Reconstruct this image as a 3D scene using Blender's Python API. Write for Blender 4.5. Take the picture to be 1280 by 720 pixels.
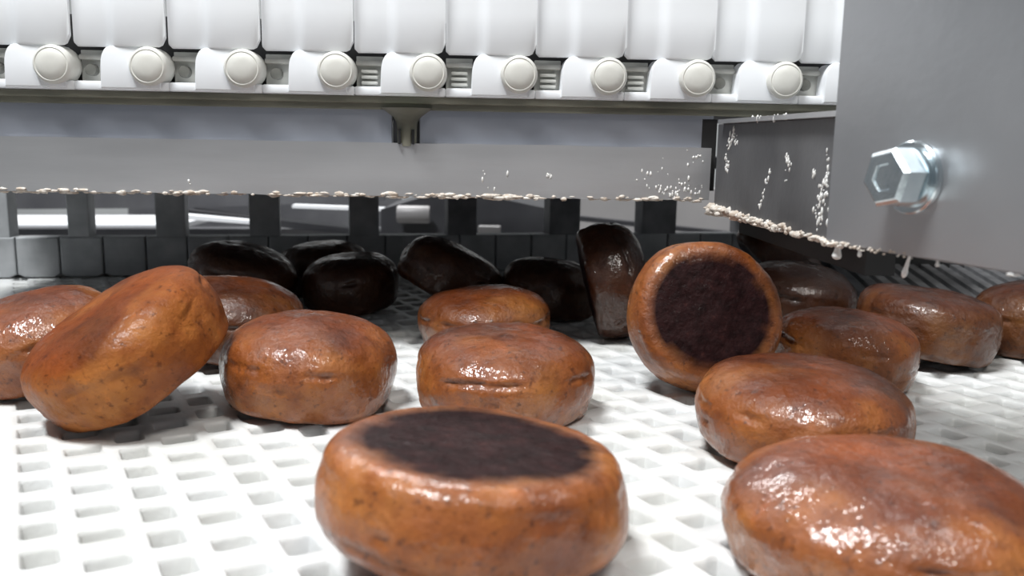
import bpy, bmesh, math, random
from mathutils import Vector, Matrix, Euler, noise
for o in list(bpy.data.objects): bpy.data.objects.remove(o)
SC = bpy.context.scene; COL = SC.collection
R = math.radians; PI = math.pi

# ------------------------------------------------------------ camera
FPX, PITCH, ROLL, CH = 1100.0, R(9.55), R(1.0), .13
fw = Vector((0, math.cos(PITCH), -math.sin(PITCH)))
u0 = Vector((0, math.sin(PITCH), math.cos(PITCH))); r0 = Vector((1, 0, 0))
up = u0*math.cos(ROLL) - r0*math.sin(ROLL); rt = r0*math.cos(ROLL) + u0*math.sin(ROLL)
cd = bpy.data.cameras.new('camera'); cam = bpy.data.objects.new('camera', cd); COL.objects.link(cam)
m = Matrix((rt, up, -fw)).transposed().to_4x4(); m.translation = (0, 0, CH); cam.matrix_world = m
cd.sensor_width = 36; cd.lens = 36*FPX/1280; cd.clip_start = .01; cd.clip_end = 50
cd.dof.use_dof = True; cd.dof.focus_distance = .46; cd.dof.aperture_fstop = 13
SC.camera = cam
# ------------------------------------------------------------ world, lamps, exposure
w = bpy.data.worlds.new('world'); SC.world = w; w.use_nodes = True
w.node_tree.nodes['Background'].inputs[0].default_value = (.86, .93, 1, 1)
w.node_tree.nodes['Background'].inputs[1].default_value = .16
def area(name, loc, target, size, power, col=(1, 1, 1)):
    d = bpy.data.lights.new(name, 'AREA'); d.shape = 'RECTANGLE'; d.size, d.size_y = size; d.energy = power; d.color = col
    o = bpy.data.objects.new(name, d); COL.objects.link(o); o.location = loc
    o.rotation_euler = (Vector(target)-Vector(loc)).to_track_quat('-Z', 'Y').to_euler()
    return o
area('ceiling_lamp', (-.60, -.18, 1.9), (0, .4, 0), (.7, .20), 56, (.96, .985, 1))
area('ceiling_lamp', (.55, -.75, 1.9), (.1, .4, 0), (.20, .6), 15, (1, .97, .92))
area('ceiling_lamp', (-.5, 1.9, 1.7), (-.5, 1.5, 0), (1.2, .2), 48, (1, 1, 1))
SC.view_settings.view_transform = 'Standard'; SC.view_settings.look = 'None'
SC.view_settings.exposure = 0.0; SC.view_settings.gamma = 1; SC.view_settings.use_curve_mapping = False

# ------------------------------------------------------------ helpers
def at(px, py, Y):
    "point of the place seen at a photo pixel, at depth Y"
    d = fw + rt*((px-640)/FPX) + up*((360-py)/FPX)
    return Vector((0, 0, CH)) + d*(Y/d.y)
def tag(o, label=None, cat=None, group=None, kind=None):
    for k, v in (('label', label), ('category', cat), ('group', group), ('kind', kind)):
        if v: o[k] = v
    return o
def empty(name, loc=(0, 0, 0), rz=0):
    o = bpy.data.objects.new(name, None); COL.objects.link(o); o.location = loc; o.rotation_euler = (0, 0, rz)
    o.empty_display_size = .02
    return o
def obj(name, bm, mat, parent=None, smooth=False, angle=None):
    me = bpy.data.meshes.new(name); bm.normal_update(); bm.to_mesh(me); bm.free()
    me.materials.append(mat)
    if smooth or angle: me.shade_smooth()
    if angle: me.set_sharp_from_angle(angle=R(angle))
    return link(name, me, parent)
def link(name, me, parent=None):
    o = bpy.data.objects.new(name, me); COL.objects.link(o); o.parent = parent
    return o
def box(bm, x0, x1, y0, y1, z0, z1, bev=0, M=None, seg=2):
    r = bmesh.ops.create_cube(bm, size=1)
    for v in r['verts']:
        v.co = Vector(((x0+x1)/2+v.co.x*(x1-x0), (y0+y1)/2+v.co.y*(y1-y0), (z0+z1)/2+v.co.z*(z1-z0)))
    vs = r['verts']
    if bev:
        es = list({e for v in vs for e in v.link_edges})
        vs = list({v for f in bmesh.ops.bevel(bm, geom=es, offset=bev, segments=seg, affect='EDGES', profile=.5)['faces'] for v in f.verts} | {v for v in vs if v.is_valid})
    if M is not None:
        for v in vs: v.co = M @ v.co
def prism(bm, pts, axis, a, b, bev=0, seg=2):
    "extrude a 2D outline along an axis (0,1,2) from a to b; only the outline edges of the face at a are bevelled"
    def P(p, t):
        if axis == 0: return (t, p[0], p[1])
        if axis == 1: return (p[0], t, p[1])
        return (p[0], p[1], t)
    A = [bm.verts.new(P(p, a)) for p in pts]; B = [bm.verts.new(P(p, b)) for p in pts]
    fa = bm.faces.new(A); fs = [fa, bm.faces.new(B[::-1])]
    n = len(pts)
    for i in range(n): fs.append(bm.faces.new((A[i], B[i], B[(i+1) % n], A[(i+1) % n])))
    bmesh.ops.recalc_face_normals(bm, faces=fs)
    if bev: bmesh.ops.bevel(bm, geom=list(fa.edges), offset=bev, segments=seg, affect='EDGES', profile=.5)
def lathe(bm, prof, n, M=None):
    "prof: (radius, height) list, revolved about z"
    rings = []
    for r, z in prof:
        if r < 1e-6: rings.append([bm.verts.new((0, 0, z))])
        else: rings.append([bm.verts.new((r*math.cos(2*PI*k/n), r*math.sin(2*PI*k/n), z)) for k in range(n)])
    for a, b in zip(rings, rings[1:]):
        for k in range(n):
            k2 = (k+1) % n
            if len(a) == 1 and len(b) == 1: continue
            if len(a) == 1: bm.faces.new((a[0], b[k2], b[k]))
            elif len(b) == 1: bm.faces.new((a[k], a[k2], b[0]))
            else: bm.faces.new((a[k], a[k2], b[k2], b[k]))
    vs = [v for rg in rings for v in rg]
    bmesh.ops.recalc_face_normals(bm, faces=list({f for v in vs for f in v.link_faces}))
    if M is not None:
        for v in vs: v.co = M @ v.co
def blob(bm, c, s, rnd, sub=1):
    r = bmesh.ops.create_icosphere(bm, subdivisions=sub, radius=1)
    q = Euler((rnd.uniform(0, 6), rnd.uniform(0, 6), rnd.uniform(0, 6))).to_matrix()
    for v in r['verts']:
        n_ = 1+.45*noise.noise(v.co*1.7+Vector(c)*900)
        p = Vector((v.co.x*s[0], v.co.y*s[1], v.co.z*s[2]))*n_
        v.co = Vector(c)+p

# ------------------------------------------------------------ materials
def mat(name):
    M = bpy.data.materials.new(name); M.use_nodes = True
    nt = M.node_tree; return M, nt, nt.nodes['Principled BSDF']
def nd(nt, t, **k):
    n = nt.nodes.new(t)
    for a, v in k.items(): setattr(n, a, v)
    return n
def noisy(name, c1, c2, scale=30, rough=.5, metal=0, bump=0, bscale=200, stretch=(1, 1, 1), coat=0, rvar=0, detail=4):
    M, nt, b = mat(name); L = nt.links.new
    tc = nd(nt, 'ShaderNodeTexCoord'); mp = nd(nt, 'ShaderNodeMapping'); mp.inputs['Scale'].default_value = stretch
    L(tc.outputs['Object'], mp.inputs[0])
    n = nd(nt, 'ShaderNodeTexNoise'); n.inputs['Scale'].default_value = scale; n.inputs['Detail'].default_value = detail; L(mp.outputs[0], n.inputs[0])
    cr = nd(nt, 'ShaderNodeValToRGB'); cr.color_ramp.elements[0].color = (*c1, 1); cr.color_ramp.elements[1].color = (*c2, 1)
    cr.color_ramp.elements[0].position = .35; cr.color_ramp.elements[1].position = .68
    L(n.outputs[0], cr.inputs[0]); L(cr.outputs[0], b.inputs['Base Color'])
    b.inputs['Roughness'].default_value = rough; b.inputs['Metallic'].default_value = metal; b.inputs['Coat Weight'].default_value = coat
    if rvar:
        mr = nd(nt, 'ShaderNodeMapRange'); mr.inputs['From Min'].default_value = .3; mr.inputs['From Max'].default_value = .7
        mr.inputs['To Min'].default_value = rough-rvar; mr.inputs['To Max'].default_value = rough+rvar
        L(n.outputs[0], mr.inputs[0]); L(mr.outputs[0], b.inputs['Roughness'])
    if bump:
        n2 = nd(nt, 'ShaderNodeTexNoise'); n2.inputs['Scale'].default_value = bscale; n2.inputs['Detail'].default_value = 5; L(mp.outputs[0], n2.inputs[0])
        bp = nd(nt, 'ShaderNodeBump'); bp.inputs['Strength'].default_value = bump; bp.inputs['Distance'].default_value = .001
        L(n2.outputs[0], bp.inputs['Height']); L(bp.outputs[0], b.inputs['Normal'])
    return M
M_belt = noisy('white_belt_plastic', (.74, .74, .71), (.83, .84, .84), 18, .38, bump=.25, bscale=300)
M_bed = noisy('darkened_bed_plastic', (.12, .125, .125), (.24, .24, .23), 25, .5)  # bed coloured dark so the belt holes look shaded
M_guard = noisy('white_guard_plastic', (.88, .90, .93), (.93, .94, .95), 10, .35)
M_head = noisy('ivory_pin_plastic', (.66, .65, .60), (.76, .75, .70), 60, .4)
M_hinge = noisy('hinge_grey_plastic', (.46, .46, .43), (.60, .60, .56), 90, .5)  # grey, darker than the white links
M_pin = noisy('dark_pin', (.10, .10, .09), (.2, .2, .18), 120, .5)
M_ledge = noisy('greasy_olive_ledge', (.13, .13, .10), (.27, .265, .21), 60, .5, stretch=(.3, 1, 1))
M_steel = noisy('brushed_steel', (.50, .50, .51), (.63, .63, .64), 14, .42, .7, bump=.12, bscale=180, stretch=(.25, 1, 1.5), rvar=.08)
M_steel_blue = noisy('smooth_steel', (.42, .44, .50), (.50, .52, .58), 9, .38, .75, rvar=.05)
M_steel_plate = noisy('matt_steel_plate', (.42, .425, .44), (.52, .525, .54), 9, .30, .75, bump=.08, bscale=260, rvar=.05)
M_steel_dark = noisy('dark_worn_steel', (.13, .13, .135), (.19, .19, .195), 22, .5, .6, bump=.2, bscale=200, rvar=.1)
M_zinc = noisy('zinc_plated', (.62, .70, .74), (.80, .86, .88), 80, .22, 1.0, bump=.1)
M_black = noisy('black_fin_and_shade', (.008, .008, .009), (.02, .019, .019), 20, .6)  # near-black for spacer fins and for strips standing in for deep shade
M_comb = noisy('dark_grey_comb', (.34, .35, .36), (.48, .49, .50), 45, .55, .3, bump=.2, bscale=220)
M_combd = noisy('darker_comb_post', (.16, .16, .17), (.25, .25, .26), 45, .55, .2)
M_rib = noisy('grey_rib_plastic', (.10, .10, .105), (.19, .19, .195), 60, .5)
M_dough = noisy('dried_dough', (.55, .45, .36), (.82, .78, .72), 260, .55, bump=.5, bscale=900)
M_icing = noisy('white_icing', (.74, .72, .68), (.88, .87, .85), 200, .25)
M_far_white = noisy('far_white_enamel', (.86, .87, .9), (.92, .93, .95), 5, .4)
M_far_grey = noisy('far_grey_enamel', (.30, .29, .29), (.40, .38, .38), 5, .4)
M_far_dark = noisy('far_dark_paint', (.02, .02, .024), (.05, .05, .055), 9, .5)
M_far_mid = noisy('far_mid_grey', (.10, .10, .11), (.17, .17, .18), 9, .45, .3)
M_floor = noisy('grey_floor', (.22, .22, .22), (.32, .31, .3), 3, .5)
M_wall = noisy('pale_wall', (.6, .62, .62), (.7, .71, .71), 2, .6)

def bun_material(name, dark=1.0, gloss=1.0, crough=.07):
    M, nt, b = mat(name); L = nt.links.new
    tc = nd(nt, 'ShaderNodeTexCoord'); at_ = nd(nt, 'ShaderNodeAttribute', attribute_name='crust'); oi = nd(nt, 'ShaderNodeObjectInfo')
    off = nd(nt, 'ShaderNodeVectorMath', operation='ADD'); sc = nd(nt, 'ShaderNodeMath', operation='MULTIPLY'); sc.inputs[1].default_value = 9.0
    L(oi.outputs['Random'], sc.inputs[0]); L(tc.outputs['Object'], off.inputs[0]); L(sc.outputs[0], off.inputs[1])
    def nz(s, d=5, r=.55):
        n = nd(nt, 'ShaderNodeTexNoise'); n.inputs['Scale'].default_value = s; n.inputs['Detail'].default_value = d; n.inputs['Roughness'].default_value = r
        L(off.outputs[0], n.inputs[0]); return n
    def ramp(src, stops):
        cr = nd(nt, 'ShaderNodeValToRGB')
        while len(cr.color_ramp.elements) < len(stops): cr.color_ramp.elements.new(.5)
        for e, (p, c) in zip(cr.color_ramp.elements, stops): e.position = p; e.color = (*c, 1) if len(c) == 3 else c
        L(src, cr.inputs[0]); return cr
    def mix(fac, a, c, bt='MIX'):
        m_ = nd(nt, 'ShaderNodeMix', data_type='RGBA', blend_type=bt)
        if isinstance(fac, float): m_.inputs[0].default_value = fac
        else: L(fac, m_.inputs[0])
        for i, s in ((6, a), (7, c)):
            if isinstance(s, tuple): m_.inputs[i].default_value = (*s, 1)
            else: L(s, m_.inputs[i])
        return m_.outputs[2]
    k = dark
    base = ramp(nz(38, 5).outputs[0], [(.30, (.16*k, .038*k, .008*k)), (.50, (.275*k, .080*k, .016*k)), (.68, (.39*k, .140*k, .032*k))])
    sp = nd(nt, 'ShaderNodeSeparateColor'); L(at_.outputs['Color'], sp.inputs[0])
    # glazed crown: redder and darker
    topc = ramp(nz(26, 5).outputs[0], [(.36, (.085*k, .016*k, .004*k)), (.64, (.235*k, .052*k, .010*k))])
    tm = nd(nt, 'ShaderNodeMath', operation='MULTIPLY'); tm.inputs[1].default_value = .85; L(sp.outputs[1], tm.inputs[0])
    c = mix(tm.outputs[0], base.outputs[0], topc.outputs[0])
    # specks and pits
    spk = ramp(nz(330, 3, .6).outputs[0], [(.30, (.35, .30, .28)), (.42, (1, 1, 1))])
    c = mix(.8, c, spk.outputs[0], 'MULTIPLY')
    spk2 = ramp(nz(120, 4, .6).outputs[0], [(.30, (.60, .52, .48)), (.46, (1, 1, 1)), (.60, (1, 1, 1)), (.72, (1.4, 1.3, 1.2))])
    c = mix(.7, c, spk2.outputs[0], 'MULTIPLY')
    c = mix(sp.outputs[2], c, (.07*k, .022*k, .010*k))             # creases
    # burnt underside
    bc = ramp(nz(140, 6, .7).outputs[0], [(.35, (.010, .004, .004)), (.6, (.024, .009, .009)), (.75, (.060, .022, .018))])
    c = mix(sp.outputs[0], c, bc.outputs[0])
    L(c, b.inputs['Base Color'])
    rr = ramp(nz(90, 4).outputs[0], [(.35, (.34, .34, .34)), (.7, (.62, .62, .62))]); L(rr.outputs[0], b.inputs['Roughness'])
    b.inputs['Coat Roughness'].default_value = crough
    cw = ramp(nz(45, 4).outputs[0], [(.36, (.15, .15, .15)), (.58, (1, 1, 1))]); cb = nd(nt, 'ShaderNodeMath', operation='MULTIPLY_ADD'); cb.inputs[1].default_value = -.85*gloss; cb.inputs[2].default_value = gloss; L(sp.outputs[0], cb.inputs[0]); sl = nd(nt, 'ShaderNodeMath', operation='MULTIPLY'); sl.inputs[1].default_value = .4; L(cb.outputs[0], sl.inputs[0]); L(sl.outputs[0], b.inputs['Specular IOR Level'])
    cm_ = nd(nt, 'ShaderNodeMath', operation='MULTIPLY'); L(cw.outputs[0], cm_.inputs[0]); L(cb.outputs[0], cm_.inputs[1]); L(cm_.outputs[0], b.inputs['Coat Weight'])
    h1 = nz(160, 6, .65); h2 = nz(60, 3)
    b1 = nd(nt, 'ShaderNodeBump'); b1.inputs['Strength'].default_value = .85; b1.inputs['Distance'].default_value = .0016; L(h1.outputs[0], b1.inputs['Height'])
    b2 = nd(nt, 'ShaderNodeBump'); b2.inputs['Strength'].default_value = .5; b2.inputs['Distance'].default_value = .003; L(h2.outputs[0], b2.inputs['Height']); L(b1.outputs[0], b2.inputs['Normal'])
    L(b2.outputs[0], b.inputs['Normal']); h3 = nz(105, 4, .6); b3 = nd(nt, 'ShaderNodeBump'); b3.inputs['Strength'].default_value = .75; b3.inputs['Distance'].default_value = .0022; L(h3.outputs[0], b3.inputs['Height']); L(b3.outputs[0], b.inputs['Coat Normal'])
    return M
M_bun = bun_material('glazed_bun_crust', dark=.95)
M_bun_pale = bun_material('satin_bun_crust', 1.0, .75, .16)
M_bun_matt = bun_material('matt_bun_crust', 1.0, .35, .30)
M_bun_half_shaded = bun_material('half_shaded_bun_crust', dark=.62)  # same crust, half shade put into its colour
M_bun_deep_shade = bun_material('deep_shade_bun_crust', dark=.17)  # same crust darkened to paint in the deep shade at the back
M_bun_shaded = bun_material('shaded_bun_crust', dark=.36)  # same crust with the shade under the plates painted in
M_bun_deep_shade.node_tree.nodes['Principled BSDF'].inputs['Coat Tint'].default_value = (1, .8, .7, 1)

# ------------------------------------------------------------ setting
bm = bmesh.new(); box(bm, -3, 3, -2, 4, -.92, -.90); tag(obj('floor', bm, M_floor), kind='structure')
bm = bmesh.new(); box(bm, -3, 3, 3.6, 3.7, -.90, 2.4); tag(obj('wall_back', bm, M_wall), kind='structure')

# ------------------------------------------------------------ lower belt of white open grid
BA = R(29.5); BO = (-.1478, .2486)
mesh_belt = empty('mesh_belt', (BO[0], BO[1], 0), BA)      # local y runs along the columns of holes
tag(mesh_belt, 'white plastic open grid conveyor belt carrying the brown buns', 'conveyor belt')
bi = mesh_belt.rotation_euler.to_matrix()
def W(x, y): v = bi @ Vector((x, y, 0)); return v.x+BO[0], v.y+BO[1]
PX, PY, TH = .0184, .0220, .0100
def rr(cx, cy, hw, hl, rad, n=3):
    pts = []
    for sx, sy, a0 in ((1, 1, 0), (-1, 1, 90), (-1, -1, 180), (1, -1, 270)):
        for k in range(n):
            a = R(a0+90*k/(n-1)); pts.append((cx+sx*(hw-rad)+rad*math.cos(a), cy+sy*(hl-rad)+rad*math.sin(a)))
    return pts
def ok(x, y):
    X, Y = W(x, y); return -.62 < X < .66 and .10 < Y < .97 and Y < 1.0
rnd = random.Random(5)
for i in range(-1, 52):
    x0 = i*PX-.0033; x1 = x0+PX; cx = x0+PX/2
    ph = .0047 + (.0105 if i % 2 else 0) - .0016*i
    bm = bmesh.new(); cnt = 0
    if i < 0:
        ys = [k*.01 for k in range(-60, 120) if ok(0, k*.01)]
        box(bm, -.0333-.030, x1, min(ys), max(ys), -TH, 0)
        obj('belt_edge', bm, M_belt, mesh_belt); continue
    even = i % 2 == 0
    for j in range(-60, 60):
        cy = ph+j*PY
        if not ok(cx, cy): continue
        cnt += 1
        jx, jy = rnd.uniform(-.0003, .0003), rnd.uniform(-.0003, .0003)
        hw, hl = ((.0055, .0070) if even else (.0069, .0050))
        c0 = rr(cx+jx, cy+jy, hw+.0008, hl+.0010, .0026); c1 = rr(cx+jx, cy+jy, hw+.0002, hl+.0003, .0020)
        c2 = rr(cx+jx, cy+jy, hw-.0003, hl-.0003, .0018); c3 = rr(cx+jx, cy+jy, hw-.0009, hl-.0009, .0014)
        rings = [[bm.verts.new((p[0], p[1], z)) for p in c] for c, z in ((c0, 0), (c1, -.0005), (c2, -.0022), (c3, -TH))]
        for a, b in zip(rings, rings[1:]):
            for k in range(12): bm.faces.new((a[k], a[(k+1) % 12], b[(k+1) % 12], b[k]))
        q = [(x1, cy+PY/2), (x0, cy+PY/2), (x0, cy-PY/2), (x1, cy-PY/2)]
        qv = [bm.verts.new((p[0], p[1], 0)) for p in q]
        # corner arcs 0-2 (NE), 3-5 (NW), 6-8 (SW), 9-11 (SE)
        for s in range(4):
            a = rings[0][s*3:s*3+3]
            bm.faces.new((qv[s], a[1], a[0])); bm.faces.new((qv[s], a[2], a[1]))
            nx = (s+1) % 4
            bm.faces.new((qv[s], qv[nx], rings[0][(nx*3) % 12], a[2]))
    if cnt:
        bmesh.ops.recalc_face_normals(bm, faces=bm.faces[:])
        # the flat top must look up
        if sum(f.normal.z*f.calc_area() for f in bm.faces) < 0: bmesh.ops.reverse_faces(bm, faces=bm.faces[:])
        obj('belt_strip', bm, M_belt, mesh_belt, angle=40)
    else: bm.free()
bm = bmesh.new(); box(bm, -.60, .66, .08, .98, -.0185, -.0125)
bed = tag(obj('slider_bed', bm, M_bed), 'darkened sheet lying under the white grid belt, seen through its holes', 'support bed')
fr = empty('conveyor_frame', (0, .5, -.9)); tag(fr, 'steel frame that carries the white grid belt from below', 'frame')
for x in (-.58, .62):
    bm = bmesh.new(); box(bm, x-.02, x+.02, -.42, .48, .845, .8810, .003); obj('side_rail', bm, M_steel, fr)
    for y in (-.36, .42):
        bm = bmesh.new(); box(bm, x-.018, x+.018, y-.018, y+.018, 0, .846, .003); obj('leg', bm, M_steel, fr)

# ------------------------------------------------------------ upper crosswise conveyor
UY, UA = .520, R(3.6)
upper = empty('upper_conveyor_belt', (0, UY, 0), UA)
tag(upper, 'white modular belt with tall overlapping side guards running across the top', 'conveyor belt')
UP = .0515
def guard_mesh():
    # plan section of a guard: back half left, front half right, drawn from x=0 (left seam) to UP (right seam)
    bm = bmesh.new()
    def section(x):  # front face y at x
        t = x/UP
        if t < .36: return -.0010-.0012*math.sin(PI*min(t/.36, 1)*.5)
        if t < .48: s = (t-.36)/.12; return -.0022-.0036*(s*s*(3-2*s))
        return -.0058-.0006*math.sin(PI*(t-.48)/.52)
    n = 26; rows = []
    zt, zb = .270, .1772
    for side in (0, 1):
        for k in range(n+1):
            x = UP*k/n*.997
            # rounded lower right corner
            cr = .0052; d = x-(UP*.997-cr); z_ = zb
            if d > 0: z_ = zb+cr-math.sqrt(max(cr*cr-d*d, 0))
            d2 = .002-x
            if d2 > 0: z_ = zb+.002-math.sqrt(max(.002**2-d2*d2, 0))
            y = section(x)+(.0024 if side else 0)
            zs = [z_, z_+.001, .2, zt]
            rows.append([bm.verts.new((x, y+(.0006 if (q == 0 and not side) else 0), z)) for q, z in enumerate(zs)])
    for s in (0, n+1):
        for k in range(n):
            for q in range(3): bm.faces.new((rows[s+k][q], rows[s+k+1][q], rows[s+k+1][q+1], rows[s+k][q+1]))
    for k in range(n):
        bm.faces.new((rows[k][0], rows[n+1+k][0], rows[n+2+k][0], rows[k+1][0])); bm.faces.new((rows[k][3], rows[k+1][3], rows[n+2+k][3], rows[n+1+k][3]))
    for k in (0, n):
        for q in range(3): bm.faces.new((rows[k][q], rows[k][q+1], rows[n+1+k][q+1], rows[n+1+k][q]))
    bmesh.ops.recalc_face_normals(bm, faces=bm.faces[:])
    return bm
def body_mesh():
    bm = bmesh.new()
    L, Rr, t, b = .0150, UP-.004, .1774, .1545
    arc = [(L+.0055-.0055*math.cos(a), t-.0105+.0105*math.sin(a)) for a in [PI/2*k/5 for k in range(6)]]
    pts = [(L-.0005, b)] + arc + [(Rr-.004, t), (Rr, t-.004), (Rr, b)]
    prism(bm, pts, 1, -.0050, .012, .0008)
    box(bm, 0, UP, -.0036, .020, .1535, .1585, .0010)     # foot ledge running under the hinge gap
    return bm
def head_mesh():
    bm = bmesh.new(); M_ = Matrix.Translation((UP-.0098, -.0035, .1668)) @ Matrix.Rotation(R(90), 4, 'X')
    lathe(bm, [(0, .0066), (.004, .0064), (.0078, .0056), (.0084, .0050), (.0090, .0053), (.0100, .0046), (.0106, .0030), (.0106, -.010), (0, -.010)], 32, M_)
    return bm
def hinge_mesh(ribs):
    bm = bmesh.new(); box(bm, 0, .0155, .0075, .0105, .1575, .1760, .0004)
    box(bm, .0, .0155, .0035, .0100, .1705, .1735, .0010)
    if ribs:
        for k in range(3): box(bm, .003, .0125, .0030, .0100, .1600+k*.0032, .1618+k*.0032, .0006)
    return bm
g_me = b_me = None
def me_of(bm, name, mt, ang=35):
    me = bpy.data.meshes.new(name); bm.normal_update(); bm.to_mesh(me); bm.free(); me.materials.append(mt); me.shade_smooth(); me.set_sharp_from_angle(angle=R(ang)); return me
g_me = me_of(guard_mesh(), 'side_guard', M_guard, 50); b_me = me_of(body_mesh(), 'belt_link', M_guard)
h_me = me_of(head_mesh(), 'pin_head', M_head); k0 = me_of(hinge_mesh(0), 'hinge_block', M_hinge); k1 = me_of(hinge_mesh(1), 'hinge_block', M_hinge)
bm = bmesh.new(); M_ = Matrix.Translation((.0065, .009, .1650)) @ Matrix.Rotation(R(90), 4, 'X'); lathe(bm, [(0, .006), (.0030, .0058), (.0034, .005), (.0034, -.004), (0, -.004)], 16, M_)
p_me = me_of(bm, 'hinge_pin', M_pin)
X00 = -.2462
for i in range(-3, 11):
    l = link('belt_link', b_me, upper); l.location.x = X00+i*UP
    s = link('side_guard', g_me, l); link('pin_head', h_me, l)
    if 3 <= i <= 6: link('hinge_block', k1, l)
    else: link('hinge_block', k0, l); link('hinge_pin', p_me, l)
bm = bmesh.new(); box(bm, -.42, .34, .0205, .47, .158, .1700, .001); obj('belt_surface', bm, M_guard, upper)
bm = bmesh.new(); box(bm, -.42, .34, .0115, .0195, .1560, .1960, .0005); obj('seam_shade_strip', bm, M_black, upper)  # black strip paints the shade in the slits below the guard seams

frame = empty('steel_channel', (0, UY, 0), UA)
tag(frame, 'grey steel channel with a lip spotted by dough under the upper white belt', 'steel frame')
bm = bmesh.new(); box(bm, -.42, .205, -.0015, .012, .1495, .1535, .0008); box(bm, -.42, .205, .001, .012, .1460, .1495)
obj('wear_ledge', bm, M_ledge, frame)
bm = bmesh.new(); box(bm, -.42, -.071, .004, .007, .118, .1470, .0006); obj('upper_plate', bm, M_steel_blue, frame)
bm = bmesh.new(); box(bm, -.0555, .1185, .004, .007, .118, .1470, .0006); obj('upper_plate', bm, M_steel_blue, frame)
# lip with a slightly wavy top and bottom edge
bm = bmesh.new(); n = 110; V = []
for k in range(n+1):
    x = -.42+(.1165+.42)*k/n
    zt = .1272+.0005*noise.noise(Vector((x*25, 1, 0))); zb = .0966+.0006*noise.noise(Vector((x*60, 5, 0)))
    V.append([bm.verts.new(c) for c in ((x, -.0012, zb), (x, -.0012, zt), (x, .0035, zt), (x, .0035, zb))])
for a, b in zip(V, V[1:]):
    for q in range(4): bm.faces.new((a[q], b[q], b[(q+1) % 4], a[(q+1) % 4]))
bm.faces.new(V[0]); bm.faces.new(V[-1][::-1]); bmesh.ops.recalc_face_normals(bm, faces=bm.faces[:])
obj('lip', bm, M_steel, frame)
bm = bmesh.new(); box(bm, -.42, .1040, .0036, .45, .1160, .1180); obj('pan', bm, M_steel_dark, frame)
bm = bmesh.new(); box(bm, -.42, .2, .012, .45, .1480, .1535); obj('slide_plate', bm, M_steel_dark, frame)
# funnel shaped spacer that hangs between the two upper plates
bm = bmesh.new(); M_ = Matrix.Translation((-.0625, .0035, .1265))
lathe(bm, [(0, .0205), (.015, .0205), (.012, .0185), (.008, .0155), (.0062, .0125), (.0058, .009), (.0054, -.001), (0, -.002)], 20, M_)
sp_ = obj('spacer', bm, M_ledge, frame, angle=50)
bm = bmesh.new(); box(bm, -.071, -.0555, .0075, .010, .118, .147); obj('backing_strip', bm, M_steel_dark, frame)
for dx in (-.0048, .0030):
    bm = bmesh.new(); box(bm, -.0625+dx, -.0625+dx+.0015, -.0035, .003, .1265, .1350); obj('spacer_fin', bm, M_black, sp_)

# ------------------------------------------------------------ right hand plates
def slab(bm, P, n, th):
    "planar polygon P extruded by th along n"
    A = [bm.verts.new(p) for p in P]; B = [bm.verts.new(p+n*th) for p in P]
    bm.faces.new(A); bm.faces.new(B[::-1])
    for i in range(len(P)): bm.faces.new((A[i], B[i], B[(i+1) % len(P)], A[(i+1) % len(P)]))
    bmesh.ops.recalc_face_normals(bm, faces=bm.faces[:])
# near plate
NY = .335
p0 = at(1031, 303, NY); p0z = p0.z
ndir = Vector((math.sin(R(21)), -math.cos(R(21)), 0)); nn = Vector((math.cos(R(21)), math.sin(R(21)), 0))   # along the plate towards the camera / away from the camera side
side = empty('side_plate', (p0.x, p0.y, p0z)); tag(side, 'large smooth grey steel plate at the right holding a hexagon bolt', 'steel plate')
bm = bmesh.new(); Z = Vector((0, 0, 1))
slab(bm, [Vector((0, 0, 0)), ndir*.22, ndir*.22+Z*.26, Z*.26], nn, .004)
bmesh.ops.bevel(bm, geom=bm.edges[:], offset=.0006, segments=2, affect='EDGES')
obj('plate', bm, M_steel_plate, side, angle=40)
# bolt
def on_near(px, py):
    d = at(px, py, 1.0)-Vector((0, 0, CH)); o = Vector((0, 0, CH)); t = (p0-o).dot(nn)/d.dot(nn); return o+d*t
bc = on_near(1143, 222)-side.location
Mb = Matrix.Translation(bc) @ (-nn).to_track_quat('Z', 'Y').to_matrix().to_4x4()
bm = bmesh.new(); lathe(bm, [(0, 0), (.0118, 0), (.0122, .0005), (.0122, .0020), (.0118, .0024), (0, .0024)], 36, Mb); bolt_w = obj('washer', bm, M_zinc, side, angle=30)
bm = bmesh.new(); lathe(bm, [(0, .0024), (.0098, .0024), (.0100, .0030), (.0100, .0042), (0, .0044)], 30, Mb); obj('spring_washer', bm, M_zinc, side, angle=30)
bm = bmesh.new(); hx = [(0, .0044), (.0096, .0044), (.0103, .0050), (.0103, .0120), (.0090, .0132), (.0086, .0134), (.0050, .0134), (.0046, .0126), (0, .0126)]
lathe(bm, hx, 6, Mb @ Matrix.Rotation(R(12), 4, 'Z')); obj('bolt_head', bm, M_zinc, side)
# inner darker plate
q0 = at(892, 262, .515); zi = q0.z; q1 = None
o = Vector((0, 0, CH)); d = at(1046, 306, 1)-o; q1 = o+d*((zi-CH)/d.z)
inner = empty('inner_side_plate', q0); tag(inner, 'dark worn steel plate smeared with white flour between channel lip and bolted plate', 'steel plate')
a_ = (q1-q0).normalized(); ni = Vector((-a_.y, a_.x, 0))
hi = at(897, 155, q0.y).z-zi
ln = (q1-q0).length+.0
bm = bmesh.new(); slab(bm, [Vector((0, 0, 0)), a_*ln, a_*ln+Z*hi, Z*hi], ni, .004); bmesh.ops.bevel(bm, geom=bm.edges[:], offset=.0005, segments=1, affect='EDGES')
obj('plate', bm, M_steel_dark, inner)
bm = bmesh.new(); slab(bm, [Vector((0, 0, hi))+a_*.012-ni*.0035, a_*ln+Z*hi-ni*.0035, a_*ln+Z*hi+ni*.03, Z*hi+ni*.03], Z, .0022); obj('top_flange', bm, M_steel, inner)
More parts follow.
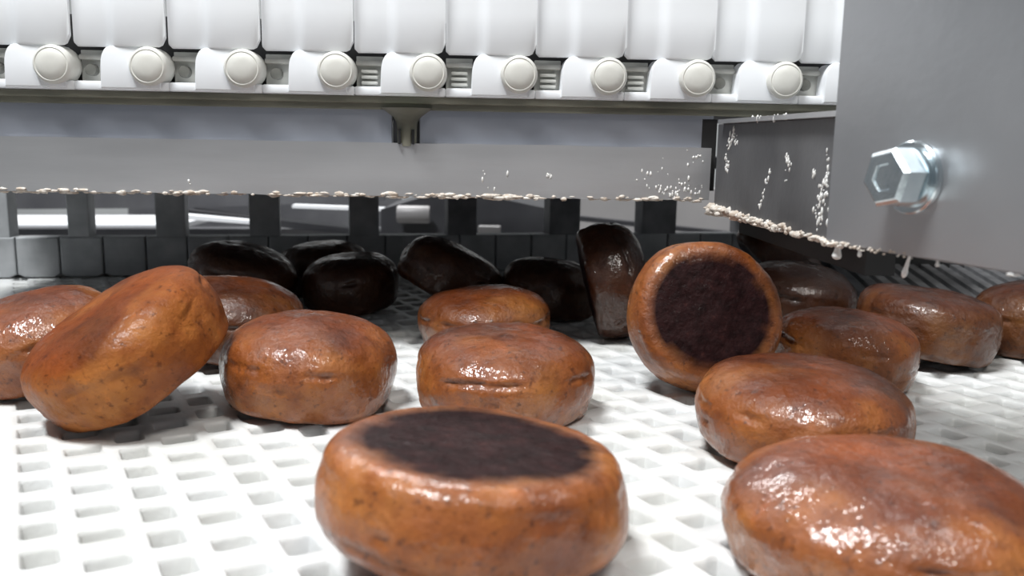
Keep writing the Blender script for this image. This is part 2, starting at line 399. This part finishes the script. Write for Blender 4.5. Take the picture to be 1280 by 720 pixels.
bm = bmesh.new(); box(bm, -.0125, .003, .016, .034, +.010, hi+.003); obj('end_shade_strip', bm, M_black, inner)  # black filler painting the dark gap beside the lip end
bm = bmesh.new(); slab(bm, [a_*.012+ni*.012-Z*.012, a_*ln+ni*.012-Z*.012, a_*ln+ni*.012+Z*.02, a_*.012+ni*.012+Z*.02], ni, .012)
obj('under_shade_strip', bm, M_black, inner)  # added black strip, stands in for the shade under the inner plate
def on_inner(px, py):
    d = at(px, py, 1.0)-o; t = (q0-o).dot(ni)/d.dot(ni); return o+d*t

# ------------------------------------------------------------ dough and flour stuck on the steel
rnd = random.Random(11)
def chan(x, y, z): v = frame.rotation_euler.to_matrix() @ Vector((x, y, z)); return Vector((v.x, v.y+UY, v.z))
bm = bmesh.new()
for k in range(680):
    x = rnd.uniform(-.375, .112); dn = .5+noise.noise(Vector((x*30, 3, 1)))
    if rnd.random() > .25+.75*dn: continue
    s = rnd.uniform(.0005, .0013)*(1+.8*max(0, noise.noise(Vector((x*45, 9, 2)))))
    blob(bm, chan(x, rnd.uniform(-.0016, .002), .0970+rnd.uniform(-.0010, .0010)), (s*rnd.uniform(1.4, 4.0), s, s*rnd.uniform(.6, 1.3)), rnd, 2)
tag(obj('dough_crust', bm, M_dough, None, True), 'pale dried dough crusted along the bottom edge of the channel lip', 'dough residue', kind='stuff')
bm = bmesh.new()
for k in range(300):
    t = rnd.random()**.9; s = rnd.uniform(.0005, .0018)*(1.35-.6*t)
    c = q0.lerp(q1, t*1.02)+Vector((0, 0, rnd.uniform(-.0014, .0022)*(1.3-t)))-ni*rnd.uniform(-.002, .0012)
    blob(bm, c, (s*rnd.uniform(.8, 1.6), s, s*rnd.uniform(.6, 1.2)), rnd)
for k in range(46):
    t = rnd.random()**1.6; s = rnd.uniform(.0012, .0026)*(1.15-.6*t)
    blob(bm, q0.lerp(q1, t*.98)+Vector((0, 0, rnd.uniform(-.0012, .0018)))-ni*.0006, (s*1.7, s*.8, s*rnd.uniform(.5, .9)), rnd, 2)
for k in range(60):
    t = rnd.random()**2.2; s = rnd.uniform(.0004, .0009)*(1.1-.7*t)
    c = p0+ndir*(t*.045)+Vector((0, 0, rnd.uniform(-.0008, .0010)))-nn*rnd.uniform(0, .0008)
    blob(bm, c, (s*1.5, s, s), rnd)
tag(obj('dough_crumbs', bm, M_dough, None, True), 'lumpy cream dough crumbs caked along the bottom edge of the dark inner plate', 'dough residue', kind='stuff')
# flour smears on the inner plate and the right end of the lip
bm = bmesh.new()
def smear(pts, wd, n, f):
    for k in range(n):
        t = rnd.random()*(len(pts)-1); i = int(t); u = t-i
        px = pts[i][0]*(1-u)+pts[i+1][0]*u+rnd.gauss(0, wd); py = pts[i][1]*(1-u)+pts[i+1][1]*u+rnd.gauss(0, wd)
        c = f(px, py); s = rnd.uniform(.0003, .0008); blob(bm, c, (s, s*.7, s*rnd.uniform(1, 2.6)), rnd)
smear([(918, 165), (912, 180), (908, 200), (908, 216)], 1.6, 40, on_inner); smear([(916, 160), (920, 184)], 2.0, 14, on_inner)
smear([(964, 212), (957, 232), (949, 262)], 1.0, 20, on_inner); smear([(982, 188), (986, 205), (982, 226)], 1.8, 18, on_inner)
smear([(1034, 188), (1035, 210), (1032, 232)], 1.2, 16, on_inner); smear([(1031, 225), (1027, 250), (1024, 285)], 3.4, 60, on_inner)
smear([(1018, 215), (1016, 221)], 1.2, 8, on_inner); smear([(945, 150), (975, 147), (990, 146)], 1.8, 26, lambda x, y: on_inner(x, y)-ni*.003)
tag(obj('flour_smears', bm, M_icing, None, True), 'white flour smears and streaks on the face of the dark inner plate', 'flour residue', kind='stuff')
bm = bmesh.new()
def on_lip(px, py):
    nrm = frame.rotation_euler.to_matrix() @ Vector((0, -1, 0)); P = chan(0, -.0012, .11); d = at(px, py, 1.0)-o; return o+d*((P-o).dot(nrm)/d.dot(nrm))
smear([(820, 236), (872, 240)], 5, 46, on_lip); smear([(865, 196), (876, 194)], 1.5, 8, on_lip); smear([(684, 218), (688, 220)], 1.2, 8, on_lip)
smear([(800, 220), (870, 200)], 8, 16, on_lip); smear([(634, 217), (634, 218)], .5, 2, on_lip); smear([(236, 226), (237, 231)], .6, 4, on_lip); smear([(600, 215), (620, 236)], 5, 5, on_lip)
tag(obj('flour_specks', bm, M_icing, None, True), 'small white flour specks on the right half of the channel lip', 'flour residue', kind='stuff')
# icing drips
def drip(px, y0, y1, rad, label, lean=0, dn=.0):
    A = on_near(px, y0)+nn*.002; B = on_near(px+lean, y1)+nn*.002
    bm = bmesh.new(); h = (A-B).length; n = 14
    q = (B-A).to_track_quat('Z', 'Y').to_matrix().to_4x4()
    prof = [(0, -.0006)]+[(rad*(.45+.55*math.sin(PI*min(1, (k/n))**1.8)**1.0 if k < n*.8 else max(0, 1-((k-n*.8)/(n*.2))**2))**.5*1.0, h*k/n) for k in range(0, n)]+[(0, h)]
    prof = []
    for k in range(n+1):
        t = k/n; r_ = rad*(.35+.65*t**2) if t < .75 else rad*(.35+.65*.5625+.0)*math.sqrt(max(0, 1-((t-.75)/.25)**2))*1.0
        prof.append((max(r_, 0 if k in (n,) else .0001), h*t))
    prof = [(0, 0)]+prof[:-1]+[(0, h)]
    lathe(bm, prof, 12, q)
    o_ = obj('icing_drip', bm, M_icing, None, True); o_.location = A
    tag(o_, label, 'icing drip', 'icing drips under the side plates'); return o_
drip(1043, 303, 325, .0026, 'round white icing drip at the left corner below the bolted steel plate', -3)
drip(1069, 308, 322, .0012, 'smallest white icing drip, just right of the plate corner')
drip(1132, 318, 348, .0014, 'long slanted white icing drip hanging below the bolt', -9)
drip(1166, 325, 334, .0011, 'short stubby white icing drip right of the long slanted one')
drip(1261, 334, 346, .0030, 'broad white icing blob on the plate edge nearest the right frame side')

# ------------------------------------------------------------ comb wall behind the buns
WA = math.atan2(.91-.774, .17+.453); WL = Vector((-.453, .772, 0))
comb = empty('comb_wall', WL, WA); tag(comb, 'low dark grey wall of narrow panels with spaced upright posts behind the buns', 'machine wall')
wd = Vector((math.cos(WA), math.sin(WA), 0)); wn = Vector((-wd.y, wd.x, 0))
def on_wall(px, py=297):
    d = at(px, py, 1)-o; v = o+d*((WL-o).dot(wn)/d.dot(wn)); return (v-WL).dot(wd)
PWD = .0362
for k in range(-3, 24):
    bm = bmesh.new(); x = .012+k*PWD
    pts = [(x+.0005, .004), (x+.006, .0012), (x+PWD-.006, .0012), (x+PWD-.0005, .004), (x+PWD-.0005, .0372), (x+.0005, .0372)]
    prism(bm, pts, 1, rnd.uniform(-.0008, .0008), .012, .0012); obj('wall_panel', bm, M_comb, comb)
bm = bmesh.new(); box(bm, -.12, .90, .012, .030, .0012, .0360); obj('backing_bar', bm, M_combd, comb)
bm = bmesh.new(); box(bm, -.12, .90, .002, .034, .104, .116, .001); obj('top_bar', bm, M_combd, comb)
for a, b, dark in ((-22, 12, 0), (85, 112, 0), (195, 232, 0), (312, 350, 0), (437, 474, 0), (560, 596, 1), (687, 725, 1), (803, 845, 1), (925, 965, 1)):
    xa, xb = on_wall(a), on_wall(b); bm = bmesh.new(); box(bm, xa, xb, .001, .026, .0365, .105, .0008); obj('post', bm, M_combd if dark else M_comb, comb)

# ribbed transfer plate, low behind the right hand buns
rp = empty('ribbed_plate', (.36, .725, 0)); tag(rp, 'grey ribbed transfer plate in shadow under the bolted side plate', 'transfer plate')
rp.location.z = .0
rz_ = R(6); rp.rotation_euler = (0, 0, rz_)
bm = bmesh.new(); prism(bm, [(-.03, .0005), (.10, .0005), (.10, .016), (-.03, .004)], 0, -.085, .17, 0); obj('base', bm, M_comb, rp)
for k in range(17):
    bm = bmesh.new(); x = -.08+k*.0148
    prism(bm, [(-.0295, .0038), (.0995, .0158), (.0995, .0205), (-.0295, .0085)], 0, x, x+.0082, 0)
    for v in bm.verts: v.co.x += (v.co.y+.03)*.22
    obj('rib', bm, M_rib, rp)
bm = bmesh.new(); box(bm, -.085, .19, .102, .110, .0005, .125); obj('shade_backing', bm, M_black, rp)  # added black sheet, paints the dark band above the ribs

# ------------------------------------------------------------ things seen through the comb
def far(name, quad, Y, th, mt, label, cat, group=None):
    "a slab standing at depth Y whose front outline passes through the given points"
    P = [at(x, y, Y) for x, y in quad]; c = sum(P, Vector())/len(P); bm = bmesh.new(); slab(bm, [p-c for p in P], Vector((0, 1, 0)), th)
    o_ = obj(name, bm, mt); o_.location = c; return tag(o_, label, cat, group)
far('white_tray', [(-60, 281), (222, 281), (222, 287), (-60, 290)], 1.30, .17, M_far_white, 'bright white tray seen through the left gaps between the posts', 'tray')
far('white_rail', [(215, 267), (325, 277), (325, 281), (215, 273)], 1.15, .02, M_far_white, 'thin white slanting rail right of the white tray', 'rail')
far('white_rail', [(365, 256), (500, 261), (500, 265), (365, 260)], 1.15, .02, M_far_white, 'thin white rail near the roller, partly hidden by a post', 'rail')
far('dark_panel', [(160, 225), (500, 225), (500, 330), (160, 330)], 1.66, .03, M_far_mid, 'dark grey panel far behind the thin white rails', 'panel')
far('rail', [(-60, 240), (480, 238), (480, 251), (230, 260), (-60, 262)], 1.22, .03, M_far_mid, 'mid grey rail above the white tray, seen through the left gaps', 'rail')
far('rail', [(235, 262), (480, 290), (480, 297), (235, 273)], 1.20, .03, M_far_dark, 'thin dark slanting rail crossing in front of the white tray', 'rail')
far('machine_cabinet', [(-60, 286), (500, 286), (500, 330), (-60, 330)], 1.26, .03, M_far_mid, 'dull grey machine cabinet below the white tray behind the posts', 'machine part')
far('machine_housing', [(476, 262), (530, 246), (600, 243), (690, 262), (690, 330), (476, 330)], 1.10, .16, M_far_dark, 'black machine housing behind the middle posts', 'machine part')
far('grey_panel', [(590, 236), (930, 236), (930, 330), (700, 330), (700, 262), (600, 246)], 1.32, .03, M_far_grey, 'light grey panel showing through the gaps right of the black housing', 'panel')
far('rail', [(700, 268), (930, 292), (930, 297), (700, 274)], 1.24, .02, M_far_dark, 'thin dark rail slanting down across the light grey panel', 'rail')
bm = bmesh.new(); c = at(517, 268, 1.08); lathe(bm, [(0, -.02), (.010, -.02), (.011, -.018), (.011, .018), (.010, .02), (0, .02)], 20, Matrix.Rotation(R(90), 4, 'Y'))
k_ = obj('roller', bm, M_far_grey, None, angle=40); k_.location = c; tag(k_, 'small grey roller in front of the black housing, left end', 'roller')
bm = bmesh.new(); box(bm, -.014, .014, -.01, .01, -.008, .008, .002); k_ = obj('bracket', bm, M_far_grey); k_.location = at(612, 290, 1.08); tag(k_, 'small grey bracket low on the black housing, right of the middle', 'bracket')

# ------------------------------------------------------------ buns
def make_bun(name, X, Y, Rr, H, rot, label, mt=None, seed=0, wr=1.0, flip=False, lift=0., squash=1.0, burn=1.0, ex=2.7):
    n, rnd = 116, random.Random(seed*7+3); S = Vector((seed*3.1, seed*1.7, seed*.9))
    prof = []
    for k in range(9): prof.append((.80*Rr*k/9, 0, 'b'))
    for k in range(9):
        t = k/9; a = t*PI/2; prof.append((.80*Rr+.155*Rr*math.sin(a), .17*H*(1-math.cos(a)), 'c'))
    for k in range(5):
        t = k/5; prof.append((Rr*(.955+.045*math.sin(t*PI/2)), H*(.17+.25*t), 's'))
    for k in range(36):
        a = PI/2*k/35; e = 2/ex
        prof.append((Rr*max(math.cos(a), 0)**e if k < 35 else 0, .42*H+.58*H*math.sin(a)**e, 't'))
    bm = bmesh.new(); cl = bm.loops.layers.color.new('crust'); vd = {}
    rings = []
    ca = rnd.uniform(0, 2*PI)
    for r, z, tp in prof:
        ring = []
        for k in range(n if r > 1e-6 else 1):
            a = 2*PI*k/n; p = Vector((r*math.cos(a), r*math.sin(a)*squash, z-H*.45))
            q = p/.042
            lo = noise.noise(q*1.3+S)*.0024; md = noise.noise(q*4.2+S*2)*.00075; hi_ = noise.noise(q*11+S)*.00028
            flat = 0.25 if tp == 'b' else 1
            dr = p.normalized()
            # creases: wavy near-level cracks round the shoulder
            hz = (z/H-.60-.10*noise.noise(Vector((math.cos(a)*1.5, math.sin(a)*1.5, seed))))*9
            cm = max(0, noise.noise(Vector((math.cos(a)*2.3+seed, math.sin(a)*2.3, .3)))+.12)
            cz = max(0, 1-abs(hz)*2.2)*cm*2.2*wr if tp in 'st' else 0
            hz2 = (z/H-.40-.10*noise.noise(Vector((math.cos(a)*1.8, math.sin(a)*1.8, seed+4))))*9
            cm2 = max(0, noise.noise(Vector((math.cos(a)*2.9+seed, math.sin(a)*2.9, 7.3))))
            cz += max(0, 1-abs(hz2)*3.6)*cm2*2.0*wr if tp in 'st' else 0
            cz = min(cz, 1)
            cz = max(0, cz*(1+1.6*noise.noise(q*7+S*4)))
            cz = min(cz, 1)
            p = p+dr*((lo+md*wr+hi_)*flat-cz*.0017*(1+.8*noise.noise(q*14+S)))
            br = r/Rr + .07*noise.noise(q*2.5+S)+.04*noise.noise(q*9+S)
            bn = 0
            if tp in 'bc': bn = max(0, min(1, (.91-br)/.20))**.8*burn
            top = max(0, min(1, (z/H-.62+.25*noise.noise(q*1.6+S*3))/.3))
            v = bm.verts.new(p); vd[v] = (bn, top, min(1, cz*.6), 1); ring.append(v)
        rings.append(ring)
    for a, b in zip(rings, rings[1:]):
        for k in range(n):
            k2 = (k+1) % n
            if len(a) == 1: f = bm.faces.new((a[0], b[k2], b[k]))
            elif len(b) == 1: f = bm.faces.new((a[k], a[k2], b[0]))
            else: f = bm.faces.new((a[k], a[k2], b[k2], b[k]))
            for l in f.loops: l[cl] = vd[l.vert]
    bmesh.ops.recalc_face_normals(bm, faces=bm.faces[:])
    ry, rx, rz = rot
    E = (Matrix.Rotation(R(ry), 3, 'Y') @ Matrix.Rotation(R(rx), 3, 'X') @ Matrix.Rotation(R(rz), 3, 'Z'))
    mz = min((E @ v.co).z for v in bm.verts)
    o_ = obj('bun', bm, mt or M_bun, None, True); o_.rotation_euler = E.to_euler(); o_.location = (X, Y, -mz-.0002+lift)
    tag(o_, label, 'bun', 'glazed brown buns on the belt'); return o_
# rot = (lean about y, lean about x, spin)
K = make_bun
K('b', -.0105, .257, .0478, .0370, (4, 177, 40), 'upside down bun at the front centre, flat burnt base facing up', seed=1, mt=M_bun_pale, wr=.6)
K('b', .1165, .258, .0485, .0350, (0, 2, 10), 'largest domed bun, at the front right corner of the picture', seed=2, ex=2.35)
K('b', .1240, .360, .0440, .0370, (2, 2, 70), 'domed bun directly behind the front right one, creased along its shoulder', seed=3)
K('b', .182, .471, .0390, .0390, (4, 0, 120), 'reddish domed bun behind the creased right one and right of the standing burnt one', seed=4)
K('b', .101, .456, .0405, .0380, (8, -110, 20), 'bun standing on its edge with round burnt base facing the viewer', seed=5, wr=.6)
K('b', -.003, .410, .0425, .0390, (2, 2, 200), 'orange glossy bun in the middle, right behind the upside down one', seed=6)
K('b', -.017, .540, .0405, .0370, (-2, 3, 255), 'half shaded bun directly behind the orange glossy middle one', seed=7, mt=M_bun_half_shaded)
K('b', -.0975, .415, .0415, .0420, (3, 2, 300), 'bun left of the middle with a wrinkled shiny patch on its front', seed=8)
K('b', -.1745, .389, .0440, .0390, (-27, 18, 15), 'large pale bun tipped up towards the left with matt speckled face', seed=9, mt=M_bun_matt, wr=.8, ex=3.6)
K('b', -.245, .440, .0400, .0400, (-10, 10, 80), 'bun at the left edge, behind the large tipped pale one', seed=10)
K('b', -.160, .503, .0390, .0390, (12, 4, 130), 'bun peeping out between the tipped pale one and the wrinkled shiny one', seed=11, mt=M_bun_shaded)
K('b', -.202, .652, .0400, .0420, (14, 0, 20), 'leftmost of the dark shaded buns at the back by the panel wall', seed=12, mt=M_bun_deep_shade)
K('b', -.160, .738, .0390, .0420, (0, 0, 60), 'dark shaded bun furthest back, behind the gap between the two leftmost dark ones', seed=13, mt=M_bun_deep_shade)
K('b', -.1230, .662, .0365, .0400, (-4, 4, 100), 'dark shaded round bun just left of the dark one tilted down to the right', seed=14, mt=M_bun_deep_shade)
K('b', -.0450, .652, .0400, .0400, (26, -6, 140), 'dark shaded bun tilted down to the right, its left rim catching light', seed=15, mt=M_bun_deep_shade)
K('b', .0280, .650, .0370, .0400, (6, 0, 180), 'dark shaded bun lying flat, between the half shaded one and the one standing on edge', seed=16, mt=M_bun_deep_shade)
K('b', .0680, .582, .0400, .0410, (76, 0, 50), 'dark bun standing on edge in shadow, left of the upright burnt disc', seed=17, mt=M_bun_deep_shade)
K('b', .2050, .620, .0400, .0430, (5, 5, 220), 'dark red bun in the shade behind the reddish domed one', seed=18, mt=M_bun_deep_shade)
K('b', .2250, .735, .0400, .0430, (48, 0, 260), 'nearly black shaded bun furthest back on the right, below the dark inner plate', seed=19, mt=M_bun_deep_shade)
K('b', .2560, .532, .0405, .0380, (8, -2, 300), 'shaded brown bun on the right with a straight upper edge', seed=20, mt=M_bun_shaded, ex=3.6)
K('b', .3380, .556, .0400, .0430, (-4, 0, 340), 'dark shaded bun cut off by the right frame edge', seed=21, mt=M_bun_shaded)
